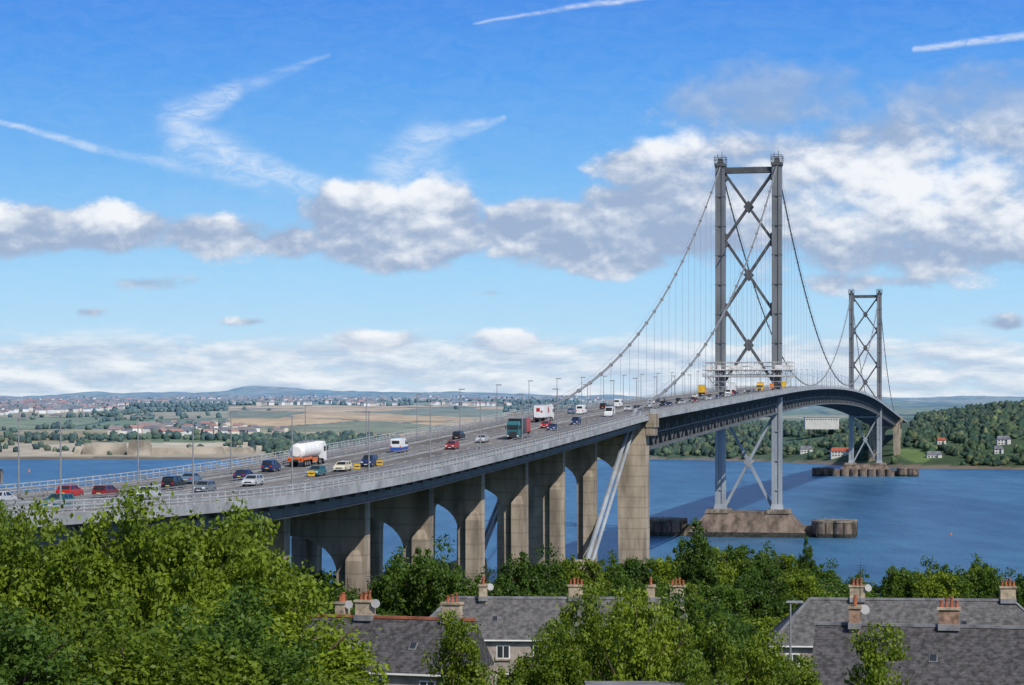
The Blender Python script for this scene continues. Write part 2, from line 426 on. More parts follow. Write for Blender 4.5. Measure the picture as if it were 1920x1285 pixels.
for r0,D0,L,H in((-.185,2840,40,10),(-.178,2830,60,14),(-.163,2800,30,18),(-.150,2840,60,8),(-.134,2860,50,9),(-.122,2880,60,7)):
    x=r0*D0; z=float(FZ(x,D0)); jb.box((x,D0,z+H/2-3),(L,20,H+6),'fwall',taper=.8)
jb.obj('quarry_wall')

# ---------------------------------------------------------------- BRIDGE
bridge=empty('suspension_bridge')
ts=np.arange(-440,2060,6.); tv=np.arange(-440,1.,6.)
d=B()
d.rs(ts,-16.2,16.2,-.45,0,'fascia')
for s_ in(-1,1):
    a,b_=sorted((s_*1.3,s_*9.3)); d.strip(ts,a,b_,.012,'asphalt')
    a,b_=sorted((s_*9.6,s_*12.9)); d.strip(ts,a,b_,.012,'grating')
    a,b_=sorted((s_*13.1,s_*16.3)); d.rs(ts,a,b_,-.1,.12,'footway')
    a,b_=sorted((s_*16.303,s_*16.7)); d.rs(ts,a,b_,-.8,.2,'edge')
    a,b_=sorted((s_*9.3,s_*9.6)); d.rs(ts,a,b_,0,.14,'edge')
    a,b_=sorted((s_*1.0,s_*1.3)); d.rs(ts,a,b_,0,.14,'edge')
    for w in(1.75,8.8):
        a,b_=sorted((s_*w,s_*(w+.18))); d.strip(ts,a,b_,.02,'paint')
    for t in np.arange(-430,900,9.):
        a,b_=sorted((s_*5.2,s_*5.38)); d.strip([t,t+3.],a,b_,.02,'paint')
d.strip(ts,-1.0,1.0,.01,'grating')
d.obj('deck',bridge)
g=B()
for s_ in(-1,1):
    for w0,w1 in((14.6,15.0),(8.4,9.0),(2.6,3.2)):
        a,b_=sorted((s_*w0,s_*w1)); g.rs(tv,a,b_,-2.5 if w0>14 else -3.0,-.46,'fascia')
    a,b_=sorted((s_*14.2,s_*15.3)); g.rs(tv,a,b_,-2.6,-2.45,'fascia')
for t in np.arange(-436,0,6.): g.beam(P(t,-15.8,ZC(t)-1.0),P(t,15.8,ZC(t)-1.0),.3,.9,'truss')
g.obj('viaduct_girders',bridge)
tr=B()
a,b_=2,1820
t2=np.arange(a,b_,6.)
for s_ in(-1,1):
    w0,w1=sorted((s_*11.4,s_*12.2))
    tr.rs(t2,w0,w1,-1.7,-.9,'truss'); tr.rs(t2,w0-.1,w1+.1,-9.2,-8.4,'truss')
    ww=s_*11.8; t=a; i=0
    while t<b_-9:
        z0=ZC(t); z1=ZC(t+9)
        tr.beam(P(t,ww,z0-8.4),P(t,ww,z0-1.7),.5,.5,'truss')
        if i%2==0: tr.beam(P(t,ww,z0-8.6),P(t+9,ww,z1-1.6),.45,.45,'truss')
        else: tr.beam(P(t,ww,z0-1.6),P(t+9,ww,z1-8.6),.45,.45,'truss')
        if s_==1:
            tr.beam(P(t,-11.6,z0-8.8),P(t,11.6,z0-8.8),.35,.6,'truss')
            tr.beam(P(t,-16,z0-.95),P(t,16,z0-.95),.35,.9,'truss')
            tr.beam(P(t,-11.6,z0-8.8),P(t+9,11.6,z1-8.8),.3,.3,'truss')
            tr.beam(P(t,-11.6,z0-1.4),P(t,0,z0-8.6),.3,.3,'truss'); tr.beam(P(t,11.6,z0-1.4),P(t,0,z0-8.6),.3,.3,'truss')
        tr.beam(P(t,s_*12,z0-3.4),P(t,s_*16.2,z0-.9),.22,.3,'truss')
        t+=9; i+=1
    tr.rs(t2,s_*12.25-.1,s_*12.25+.1,-5.2,-4.9,'truss')
tr.obj('stiffening_truss',bridge)
rl=B()
for s_ in(-1,1):
    for w,mk,hs in((16.5,'railw',(.55,.85,1.3)),(13.0,'rail',(.5,.95)),(9.75,'rail',(.45,.8)),(1.15,'rail',(.6,))):
        for h in hs:
            w0,w1=sorted((s_*(w-.05),s_*(w+.05))); rl.rs(ts,w0,w1,h-.06,h+.06,mk)
        step=2.4 if w>16 else 3.2
        t=-438
        while t<430:
            z=ZC(t); rl.box(P(t,s_*w,z+hs[-1]/2+.05),(.09,.09,hs[-1]-.1),mk); t+=step
        while t<1820: 
            z=ZC(t); rl.box(P(t,s_*w,z+hs[-1]/2+.05),(.1,.1,hs[-1]-.1),mk); t+=9
rl.obj('parapet_railings',bridge)

ax=[(VX,VY,0),(UX,UY,0),(0,0,1)]
def tower(t0,name):
    e=empty(name,(0,0,0)); e.parent=bridge
    L=B(); zb,zt=11.2,154.0; zd_=ZC(t0)
    for s_ in(-1,1):
        w=s_*11.75
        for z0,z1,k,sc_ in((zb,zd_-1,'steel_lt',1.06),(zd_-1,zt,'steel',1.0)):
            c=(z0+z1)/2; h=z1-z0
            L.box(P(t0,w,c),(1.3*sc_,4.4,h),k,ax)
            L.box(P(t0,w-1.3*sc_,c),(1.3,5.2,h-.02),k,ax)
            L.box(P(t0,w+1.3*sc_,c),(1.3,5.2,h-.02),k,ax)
        for z in np.arange(zb+8,zt,12.2):
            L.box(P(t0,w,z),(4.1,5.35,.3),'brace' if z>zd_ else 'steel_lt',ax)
        L.box(P(t0,w,zb+1),(5,6.4,2.2),'steel_lt',ax,.85)
        L.box(P(t0,w,zt+.6),(4.6,6.2,1.2),'brace',ax); L.box(P(t0,w,zt+2.2),(2.4,5,2.2),'brace',ax,.7)
        for a in(-2.3,2.3):
            for c_ in(-2.9,2.9): L.beam(P(t0+c_,w+a,zt+1.2),P(t0+c_,w+a,zt+4.2),.2,.2,'dark')
            L.beam(P(t0-2.9,w+a,zt+2.9),P(t0+2.9,w+a,zt+2.9),.16,.16,'dark')
        for c_ in(-2.9,2.9):
            for hh in(2.3,3.4,4.2): L.beam(P(t0+c_,w-2.3,zt+hh),P(t0+c_,w+2.3,zt+hh),.16,.16,'dark')
        L.beam(P(t0,w+.6,zt+3),P(t0,w+.6,zt+6.3),.2,.2,'dark'); L.beam(P(t0,w-1.2,zt+3),P(t0,w-1.2,zt+5.4),.2,.2,'dark')
    L.obj('legs',e)
    X=B()
    X.beam(P(t0,-9.7,152.3),P(t0,9.7,152.3),3,2.4,'brace'); 
    lv=[150.8,123.2,94.2,zd_+4.5]
    def xb(z1,z0,k,wd=1.25):
        o=9.8
        X.beam(P(t0-.3,-o,z0),P(t0-.3,o,z1),2.0,wd,k,(0,0,1)); X.beam(P(t0+.3,-o,z1),P(t0+.3,o,z0),2.05,wd,k,(0,0,1))
        c=(z0+z1)/2
        X.add([P(t0+q,a,c+b) for q in(-1.5,1.5) for a,b in((-2.1,0),(0,-2.6),(2.1,0),(0,2.6))],[(0,1,2,3),(7,6,5,4),(0,4,5,1),(1,5,6,2),(2,6,7,3),(3,7,4,0)],k)
        for s_ in(-1,1):
            for zz,dz in((z0,2.4),(z1,-2.4)):
                X.add([P(t0+q,s_*a,b) for q in(-1.2,1.2) for a,b in((9.78,zz-abs(dz)*.2),(9.78,zz+dz*1.3),(8.0,zz+dz*.75))],[(0,1,2),(5,4,3),(0,3,4,1),(1,4,5,2),(2,5,3,0)],k)
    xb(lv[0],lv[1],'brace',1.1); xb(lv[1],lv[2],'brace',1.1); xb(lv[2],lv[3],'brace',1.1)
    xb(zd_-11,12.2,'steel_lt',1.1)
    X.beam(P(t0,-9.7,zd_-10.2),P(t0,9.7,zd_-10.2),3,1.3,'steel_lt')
    X.obj('cross_bracing',e)
    F=B()
    def frus(w0,w1,l0,z0,W0,W1,l1,z1,k):
        vs=[P(t0+a*l0,w,z0) for w,a in((w0,-1),(w1,-1),(w1,1),(w0,1))]+[P(t0+a*l1,w,z1) for w,a in((W0,-1),(W1,-1),(W1,1),(W0,1))]
        F.add(vs,[(3,2,1,0),(4,5,6,7),(0,1,5,4),(1,2,6,5),(2,3,7,6),(3,0,4,7)],k)
    frus(-24.5,24.5,12,-4,-24,24,11.5,2.0,'weed'); frus(-24,24,11.5,2.0,-17,17,7,9.6,'pierstone')
    frus(-17.6,-7.6,7.6,9.6,-16.8,-7.9,7,11.25,'conc_dark'); frus(7.6,17.6,7.6,9.6,7.9,16.8,7,11.25,'conc_dark'); frus(-7.5,7.5,6.5,9.6,-7.5,7.5,6.4,10.4,'pierstone')
    for s_ in(-1,1):
        frus(*sorted((s_*22,s_*34)),3,-3,*sorted((s_*22,s_*34)),3,4.6,'conc_dark')
        for dt in(-5.5,5.5):
            for dw in (-3.2,4.2):
                p=P(t0+dt,s_*(35+dw),0)
                F.cyl((p[0],p[1],-3),(p[0],p[1],1.6),5.25,5.22,'weed',20); F.cyl((p[0],p[1],1.6),(p[0],p[1],6.2),5.2,5.2,'pierstone',20)
                F.cyl((p[0],p[1],6.2),(p[0],p[1],6.9),5.4,5.4,'conc_dark',20)
                for aa in np.arange(0,6.28,.78):
                    F.box((p[0]+5.25*math.cos(aa),p[1]+5.25*math.sin(aa),3.2),(.35,.35,5.2),'weed')
        F.box(P(t0,s_*35.4,3.4),(12,15,6.2),'pierstone',ax); F.box(P(t0,s_*35.4,6.75),(12.2,15.2,.7),'conc_dark',ax)
        for hw in (32,35,38): F.beam(P(t0-6,s_*hw,7),P(t0-6,s_*hw,8.3),.25,.25,'rail')
    if t0>1000:
        for w in np.arange(-24,27,7.5):
            p=P(t0-12,w,0); F.cyl((p[0],p[1],-3),(p[0],p[1],6),3.8,3.8,'pierstone',14)
    F.obj('foundation',e)
tower(408,'near_tower'); tower(1414,'far_tower')

cb=B(); hg=B(); CABW=11.75
def zcab(t):
    if t<408: x=(t-8)/400; c=51+x*(154.5-51); return c-4*18.5*x*(1-x)
    if t<=1414: return 70.0+84.5*((t-911)/503)**2
    x=(1814-t)/400; c=51+x*(154.5-51); return c-4*18.5*x*(1-x)
for s_ in(-1,1):
    for a,b_ in((8,408),(408,1414),(1414,1814)):
        cb.tube([P(t,s_*CABW,zcab(t)) for t in np.linspace(a,b_,60)],.3,'cable')
    cb.tube([P(8,s_*CABW,51),P(-2,s_*CABW,47.5),P(-66,s_*CABW,17)],.55,'steel_lt'); 
    cb.tube([P(8,s_*(CABW+1.1),50.5),P(-2,s_*(CABW+1.1),47.0),P(-66,s_*(CABW+1.1),16.5)],.4,'steel_lt')
    cb.tube([P(1814,s_*CABW,51),P(1824,s_*CABW,47.5),P(1888,s_*CABW,20)],.6,'steel_lt')
    for off in(-.7,.7):
        for a,b_ in((8,408),(408,1414)):
            cb.tube([P(t,s_*CABW+off,zcab(t)+1.1) for t in np.linspace(a,b_,50)],.04,'cable',4)
    t=26
    while t<1800:
        if min(abs(t-408),abs(t-1414))>6 and zcab(t)>ZC(t)+1.5:
            for dt in(-.3,.3): hg.beam(P(t+dt,s_*CABW,zcab(t)),P(t+dt,s_*CABW,ZC(t)-.6),.038,.038,'cable')
            p=P(t,s_*CABW,zcab(t)); cb.cyl(p-np.array([UX,UY,0])*.9,p+np.array([UX,UY,0])*.9,.5,.5,'cable',8)
        t+=18.3
cb.obj('main_cables',bridge); hg.obj('hangers',bridge)

def portal(bd,t,wi,wo,ztop,zcrown,th,zbase,k,batter=.0):
    rise=wi*.75; zs_=zcrown-rise
    for s_ in(-1,1):
        vs=[]
        for z,w0,w1,h in((zbase,wi+batter,wo+batter*.4,th/2+batter*.4),(zs_,wi,wo,th/2),(ztop,wi,wo,th/2)):
            for a,b_ in((w0,-h),(w1,-h),(w1,h),(w0,h)): vs.append(P(t+b_,s_*a,z))
        fs=[(0,1,5,4),(1,2,6,5),(2,3,7,6),(3,0,4,7),(4,5,9,8),(5,6,10,9),(6,7,11,10),(8,9,10,11),(3,2,1,0)]
        if s_<0: fs=[f[::-1] for f in fs]
        bd.add(vs,fs,k)
    n=18; vs=[]
    for i in range(n+1):
        a=math.pi*i/n; w=-wi*math.cos(a); z=zs_+rise*math.sin(a)
        for h in(-th/2,th/2): vs+= [P(t+h,w,z),P(t+h,w,ztop)]
    fs=[]
    for i in range(n):
        o_=4*i; fs+=[(o_,o_+4,o_+5,o_+1),(o_+2,o_+3,o_+7,o_+6),(o_,o_+2,o_+6,o_+4),(o_+1,o_+5,o_+7,o_+3)]
    bd.add(vs,fs,k)
for t0,nm in((0,'near_side_tower'),(1822,'far_side_tower')):
    s=B(); z=ZC(t0); zb=float(GZ(17,551))-3 if t0==0 else 2
    portal(s,t0,9.0,15.8,z-2.9,z-9,6.4,zb,'concrete',.6)
    for s_ in(-1,1):
        s.box(P(t0,s_*17.0,z-1.0),(2.2,7,3.2),'concrete',ax); s.box(P(t0,s_*16.9,z-3.6),(1.8,6.6,1.9),'concrete',ax)
        s.box(P(t0,s_*13.9,z-1.6),(3.6,6.2,2.2),'concrete',ax); s.box(P(t0,s_*17.2,z+1.2),(.9,4,1.2),'edge',ax)
    s.box(P(t0-3.6,0,z-3.8),(26,1.2,2.2),'conc_dark',ax)
    s.obj(nm,bridge)
pr=B()
for i,s_ in enumerate((46,86,125,163.5,201,238.5,276,314,352,390)):
    t=-s_; z=ZC(t); x,y,_=P(t,0,0); zb=float(GZ(x,y))-3
    portal(pr,t,6.9,11.0,z-3.02,z-8.2,2.6,zb,'concrete',.25)
    for sg in(-1,1):
        zt_=z-11.5; h=zt_-zb
        pr.box(P(t-1.2,sg*9.6,zb+h/2),(2.2,2.6,h),'concrete',ax); pr.box(P(t-1.2,sg*9.6,zt_+.7),(2.2,2.6,1.4),'concrete',ax,.55)
        pr.box(P(t,sg*12.4,z-2.6),(2.4,1.6,.9),'conc_dark',ax)
pr.obj('viaduct_piers',bridge)
an=B()
for sg in(-1,1): an.box(P(-72,sg*12,12),(7,18,14),'concrete',ax,.7)
for t in(1880,1940,2000):
    z=ZC(t); portal(an,t,6.6,11.2,z-3,z-8.2,2.6,0,'concrete',.25)
an.obj('anchorages',bridge)

# scaffolding round the near tower
sf=B(); z0=ZC(408)
for t in(402.5,413.5):
    for zz in(z0+9.0,z0+10.4,z0+12): sf.beam(P(t,-18.5,zz),P(t,18.5,zz),.3,.3,'scaf')
    for w in np.arange(-18.5,18.6,1.85):
        sf.beam(P(t,w,z0+6.2),P(t,w,z0+12.4),.14,.14,'scaf'); 
    for w in np.arange(-18.5,17,3.7):
        sf.beam(P(t,w,z0+6.6),P(t,w+1.85,z0+9),.14,.14,'scaf'); sf.beam(P(t,w+1.85,z0+9),P(t,w+3.7,z0+6.6),.14,.14,'scaf')
    for sg in(-1,1):
        sf.beam(P(t,sg*18.5,z0+7),P(t,sg*13.5,z0+1.2),.3,.3,'scaf'); sf.beam(P(t,sg*16,z0+7),P(t,sg*13.5,z0+1.2),.2,.2,'scaf')
        for zz in (z0+2,z0+4,z0+6): sf.beam(P(t,sg*9,zz),P(t,sg*16.4,zz),.15,.15,'scaf')
        for w in (9.2,13.9,15.4): sf.beam(P(t,sg*w,z0+.3),P(t,sg*w,z0+9),.15,.15,'scaf')
    sf.beam(P(t,-18.8,z0+6.3),P(t,18.8,z0+6.3),.5,.7,'scaf')
sf.box(P(408,0,z0+8.9),(37.5,12.5,.3),'sheet',ax); sf.box(P(408,0,z0+6.9),(26,9,.25),'scaf',ax)
for w,l,h in((-15.5,4.5,1.1),(-5,6,1.4),(3.5,5,1.2),(13,3,1.5)): sf.box(P(402.2,w,z0+10),(l,.1,h),'sheet',ax)
for w in(-16,-12,12,16): sf.box(P(406,w,z0+10),(1.6,2,1.8),'sheet',ax)
sf.box(P(403,15,z0+3),(1.8,2,2.2),'yellow',ax); sf.box(P(404,10,z0+2.2),(1.6,3,2),'orange',ax)
sf.obj('scaffolding')

# ---------------------------------------------------------------- lamps
lb=B(); lb.cyl((0,0,0),(0,0,1.4),.14,.13,'lamp',8); lb.cyl((0,0,1.4),(0,0,8.9),.1,.065,'lamp',8)
lb.box((-.35,0,8.93),(1.5,.3,.16),'lamp',None,.8); lb.box((-.55,0,8.83),(.7,.22,.05),'lens')
lb.box((0,0,.04),(.4,.4,.08),'lamp')
lme=lb.mesh('street_lamp')
AXA=-math.atan2(UX,UY)
for k in range(0,58):
    t=-344+36.5*k
    if abs(t-408)<8 or abs(t-1414)<8 or t>1820: continue
    for sg in(-1,1):
        o_=bpy.data.objects.new('street_lamp',lme); sc.collection.objects.link(o_)
        p=P(t,sg*10.1,ZC(t)+.01); o_.location=p; o_.rotation_euler=(0,0,AXA+(0 if sg>0 else math.pi))
# residential street lamp between the roofs
o_=bpy.data.objects.new('street_lamp',lme); sc.collection.objects.link(o_); o_.location=(22.2,182,float(GZ(22.2,182))); o_.rotation_euler=(0,0,math.pi)

# ---------------------------------------------------------------- vehicles
def wheel(b_,x,y,r=.32,w=.2):
    b_.cyl((x-w/2,y,r),(x+w/2,y,r),r,r,'tyre',14); sx=1 if x>0 else -1
    b_.cyl((x+sx*(w/2),y,r),(x+sx*(w/2+.02),y,r),r*.6,r*.55,'hub',10)
def car(kind,k):
    b_=B()
    if kind=='estate': roof=[(-1.98,.92),(-1.72,1.42),(.35,1.44),(1.12,.95)]
    elif kind=='suv': roof=[(-2.0,1.05),(-1.85,1.68),(.4,1.72),(1.05,1.1)]
    elif kind=='hatch': roof=[(-1.9,.92),(-1.45,1.42),(.25,1.45),(1.1,.95)]
    else: roof=[(-1.55,.93),(-.85,1.39),(.3,1.42),(1.15,.94)]
    z0=roof[0][1]-.9
    body=[(-2.1,.3),(-2.14,.55),(-2.1,.82+z0),(-1.9,.95+z0),(1.15,.97+z0),(1.85,.82+z0),(2.08,.66+z0*.6),(2.12,.32)]
    b_.prism(body[:],.84,k,.8); 
    b_.prism([(-2.05,.22),(2.05,.22),(2.1,.34),(-2.1,.34)],.8,'dark')
    b_.prism([(roof[0][0],roof[0][1]+.02),(roof[1][0]+.04,roof[1][1]-.05),(roof[2][0]-.04,roof[2][1]-.05),(roof[3][0],roof[3][1]+.02)],.765,'glass',.62)
    b_.prism([(roof[1][0]-.02,roof[1][1]-.06),(roof[1][0]+.1,roof[1][1]+.01),(roof[2][0]-.1,roof[2][1]+.01),(roof[2][0]+.04,roof[2][1]-.06)],.65,k,.55)
    for yy in(-.55,(roof[1][0]+roof[0][0])/2):
        for sx in(-1,1): b_.beam((sx*.77,yy,roof[0][1]+.03),(sx*.64,yy+.04,roof[1][1]-.05),.07,.1,k)
    for sx in(-1,1):
        b_.beam((sx*.76,roof[3][0],roof[3][1]+.02),(sx*.63,roof[2][0],roof[2][1]-.04),.08,.07,k)
        b_.beam((sx*.76,roof[0][0],roof[0][1]+.02),(sx*.63,roof[1][0],roof[1][1]-.04),.1,.08,k)
        wheel(b_,sx*.76,-1.3); wheel(b_,sx*.76,1.32)
        b_.box((sx*.62,-2.12,.72+z0),(.26,.06,.2),'tail'); b_.box((sx*.6,2.03,.66+z0*.5),(.34,.14,.16),'head')
        b_.box((sx*.9,.75,1.0+z0),(.16,.1,.12),k)
    b_.box((0,2.12,.55),(.9,.05,.14),'dark'); b_.box((0,-2.15,.58),(.5,.03,.11),'plate'); b_.box((0,2.13,.4),(.5,.03,.11),'white')
    return b_.mesh('car')
def van(k,k2=None):
    b_=B(); b_.prism([(-2.5,.35),(-2.52,2.25),(-2.4,2.35),(1.0,2.35),(1.9,1.35),(2.45,1.1),(2.5,.35)],.95,k,.88)
    if k2: b_.prism([(-2.53,.4),(-2.53,.95),(2.3,.95),(2.52,.4)],.965,k2)
    b_.prism([(1.08,2.22),(1.12,2.24),(1.9,1.38),(1.86,1.34)],.8,'glass'); b_.prism([(.5,1.4),(.5,2.0),(1.05,2.0),(1.6,1.4)],.95,'glass',.915)
    b_.box((0,-2.53,1.8),(1.3,.04,.5),'glass')
    for sx in(-1,1):
        wheel(b_,sx*.85,-1.6,.36,.24); wheel(b_,sx*.85,1.6,.36,.24); b_.box((sx*.8,-2.53,1.0),(.14,.05,.4),'tail'); b_.box((sx*.72,2.45,.9),(.3,.12,.22),'head')
        b_.box((sx*1.05,1.5,1.5),(.14,.12,.3),'dark')
    return b_.mesh('van')
def cab(b_,y,k):
    b_.prism([(y-1.9,.9),(y-1.9,3.3),(y-1.5,3.55),(y-.6,3.5),(y-.02,2.9),(y,.55),(y-.9,.5)],1.2,k,1.12)
    b_.prism([(y-.03,2.0),(y-.08,2.85),(y+.0,2.8),(y+.03,2.0)],1.05,'glass'); b_.box((0,y-.9,2.35),(2.41,.9,.75),'glass')
    b_.box((0,y+.03,1.2),(1.5,.06,.7),'dark'); b_.box((0,y+.02,.65),(2.3,.12,.3),'dark')
    for sx in(-1,1): b_.box((sx*.95,y+.05,.75),(.35,.1,.2),'head'); b_.box((sx*1.38,y-.1,2.4),(.18,.12,.6),'dark')
def lorry(kc,kb,L=9.5,mark=None,side=None):
    b_=B(); cab(b_,L/2+1.9,kc); b_.box((0,0,.95),(1.1,L+1.5,.3),'dark')
    b_.box((0,-.3,2.55),(2.5,L-.4,2.8),kb); b_.box((0,-.3,3.97),(2.54,L-.36,.06),'rail'); b_.box((0,-L/2-.02,1.05),(2.5,.1,.25),'dark')
    if side: b_.box((0,1.9,2.55),(2.53,L-4.2,2.83),side)
    if mark:
        b_.box((-.3,-L/2-.12,2.9),(.8,.04,.8),mark); b_.box((.5,-L/2-.12,2.5),(.4,.04,.4),mark)
        for sx in(-1,1): b_.box((sx*1.26,-.5,2.7),(.04,1.6,1.2),mark); b_.box((sx*1.26,-.5,3.6),(.04,.5,.3),mark)
    for sx in(-1,1):
        for yy in(-L/2+1,-L/2+2.1,-L/2+3.2,L/2-1.2,L/2+.9): wheel(b_,sx*1.0,yy,.5,.32)
        b_.box((sx*1,-L/2-.1,1.15),(.3,.05,.2),'tail'); b_.box((sx*1.15,0,.75),(.05,L*.4,.5),'hub')
    return b_.mesh('lorry')
def tanker():
    b_=B(); L=10; cab(b_,L/2+2.2,'car_white'); b_.box((0,0,1.05),(1.1,L+1.5,.3),'dark')
    n=20; secs=[(-L/2,.75),(-L/2+.3,1.1),(-L/2+.6,1.22),(L/2-.6,1.22),(L/2-.3,1.1),(L/2,.75)]; vs=[]
    for y,r in secs:
        for i in range(n): a=2*math.pi*i/n; vs.append((r*math.cos(a)*1.02,y,2.35+r*math.sin(a)))
    fs=[(i*n+j,i*n+(j+1)%n,(i+1)*n+(j+1)%n,(i+1)*n+j) for i in range(len(secs)-1) for j in range(n)]+[tuple(range(n))[::-1],tuple((len(secs)-1)*n+j for j in range(n))]
    b_.add(vs,fs,'white'); b_.box((0,0,3.62),(.6,L-2,.12),'hub')
    for y in(-3,-1,1,3): b_.cyl((0,y,3.5),(0,y,3.85),.3,.3,'hub',10)
    b_.box((0,-L/2-.5,1.2),(2.4,.3,.6),'car_orange'); 
    for sx in(-1,1):
        b_.box((sx*1.1,-2.6,1.25),(.1,4.2,.4),'car_orange'); b_.box((sx*1.1,1.2,.95),(.1,2.5,.6),'car_orange')
        for yy in(-4,-2.9,-1.8,3.6,6.0): wheel(b_,sx*1.0,yy,.5,.32)
        b_.box((sx*.9,-L/2-.68,1.2),(.35,.05,.25),'tail')
    return b_.mesh('tanker')
PC={'red':(.42,.02,.015),'darkred':(.16,.015,.02),'navy':(.015,.03,.11),'silver':(.45,.47,.49),'black':(.015,.015,.02),'grey':(.16,.18,.2),'white':(.78,.78,.77),'cream':(.68,.62,.45),'blue':(.03,.1,.42),'teal':(.03,.14,.16),'orange':(.72,.16,.03),'bluegrey':(.12,.2,.3)}
for k,v in PC.items(): paint(k,v)
cache={}
def place(me,name,s_,w,dt=0):
    t=-s_; up=1 if w<0 else -1
    sl=(ZC(t+3)-ZC(t-3))/6
    f=Vector((UX*up,UY*up,sl*up)).normalized(); r=f.cross(Vector((0,0,1))).normalized(); u_=r.cross(f)
    mw=Matrix((( r.x,f.x,u_.x,0),(r.y,f.y,u_.y,0),(r.z,f.z,u_.z,0),(0,0,0,1)))
    p=P(t,w,ZC(t)+.02); mw.translation=Vector(p)
    o_=bpy.data.objects.new(name,me); sc.collection.objects.link(o_); o_.matrix_world=mw
def C(kind,colr,s_,w):
    k=(kind,colr)
    if k not in cache: cache[k]=car(kind,'car_'+colr)
    place(cache[k],'car',s_,w)
for a in [('saloon','silver',327,-3.4),('hatch','red',300.5,-7),('estate','darkred',300,-2.9),('hatch','silver',303.6,3.4),('hatch','teal',337,7),
          ('suv','black',277,-3.2),('saloon','bluegrey',260,-7),('estate','grey',284.6,3.4),('saloon','navy',249.6,-3.2),('estate','silver',266,3.4),
          ('suv','navy',225.5,-7),('hatch','teal',237.5,3.4),('estate','cream',223.5,3.2),('suv','navy',209.5,3.4),('hatch','red',154,3.4),
          ('suv','black',119,-3.4),('saloon','silver',128.6,3.3),('hatch','red',65,3.3),('saloon','navy',77,7),('suv','navy',49,7),
          ('saloon','silver',-52,3.3),('suv','black',-43,7),('hatch','silver',-90,3.2),('saloon','grey',-62,-3.3),('suv','black',-75,-7),('saloon','navy',-105,7),
          ('estate','black',-120,3.3),('hatch','silver',-135,7),('hatch','white',-142,-3.3),('suv','black',-155,3.3),('saloon','darkred',-168,7),('estate','navy',-180,-7),
          ('saloon','black',-190,3.2),('hatch','silver',-205,7),('suv','grey',-214,3.2),('saloon','navy',-230,7),('hatch','black',-238,3.2),('estate','white',-250,-3.2),
          ('saloon','silver',-262,7),('suv','black',-275,3.2),('saloon','navy',-290,7),('hatch','red',-318,3.2),('estate','black',-335,7),('suv','grey',-350,-3.2),('hatch','silver',-366,3.2),
          ('saloon','black',20,-7),('hatch','bluegrey',-25,-7)]: C(*a)
place(tanker(),'tanker_lorry',208,-7)
place(lorry('car_teal','car_red',9.2,None,'car_black'),'lorry',112,7)
place(lorry('car_white','car_white',9.5,'car_red'),'lorry',33,-3.3)
vw=van('car_white'); place(van('car_white','car_blue'),'van',165,-3.3); place(vw,'van',-17,-3.2); place(vw,'van',2,7); place(vw,'van',-100,-6.9); place(vw,'van',-300,3.2)
place(lorry('car_orange','yellow',5),'lorry',-303,-7); place(lorry('car_white','car_white',6),'lorry',-372,-3.2); place(lorry('yellow','yellow',4),'lorry',-385,7)

sg_=B(); p=P(-303,-15,ZC(-303)); 
for dw in(-.6,.6): sg_.beam(P(-303,-15+dw,p[2]),P(-303,-15+dw,p[2]+1.8),.14,.14,'lamp')
sg_.box(P(-303,-15,p[2]+2.5),(2,.35,1.6),'rail',ax); sg_.box(P(-303.25,-15,p[2]+2.5),(1.7,.05,1.3),'dark',ax); sg_.obj('message_sign')
for s_,w in((240,9.9),(262,9.9),(228,9.9)):
    y_=B(); p=P(-s_,w,ZC(-s_)); y_.beam(p,p+np.array([0,0,1.6]),.07,.07,'lamp'); y_.box(p+np.array([0,0,1.5]),(.9,.06,.7),'yellow',ax); y_.box(P(-s_-.04,w,p[2]+1.5),(.7,.02,.14),'dark',ax); y_.obj('traffic_sign')
bu=B(); bu.cyl((184,957,-.3),(184,957,.35),.5,.5,'orange',12); bu.cyl((184,957,.35),(184,957,1.1),.25,.06,'orange',10); bu.obj('buoy')
bu=B(); bu.cyl((-440,2080,-.3),(-440,2080,.8),1.2,1.2,'orange',12); bu.cyl((-440,2080,.8),(-440,2080,3.0),.7,.2,'orange',10); bu.obj('buoy')

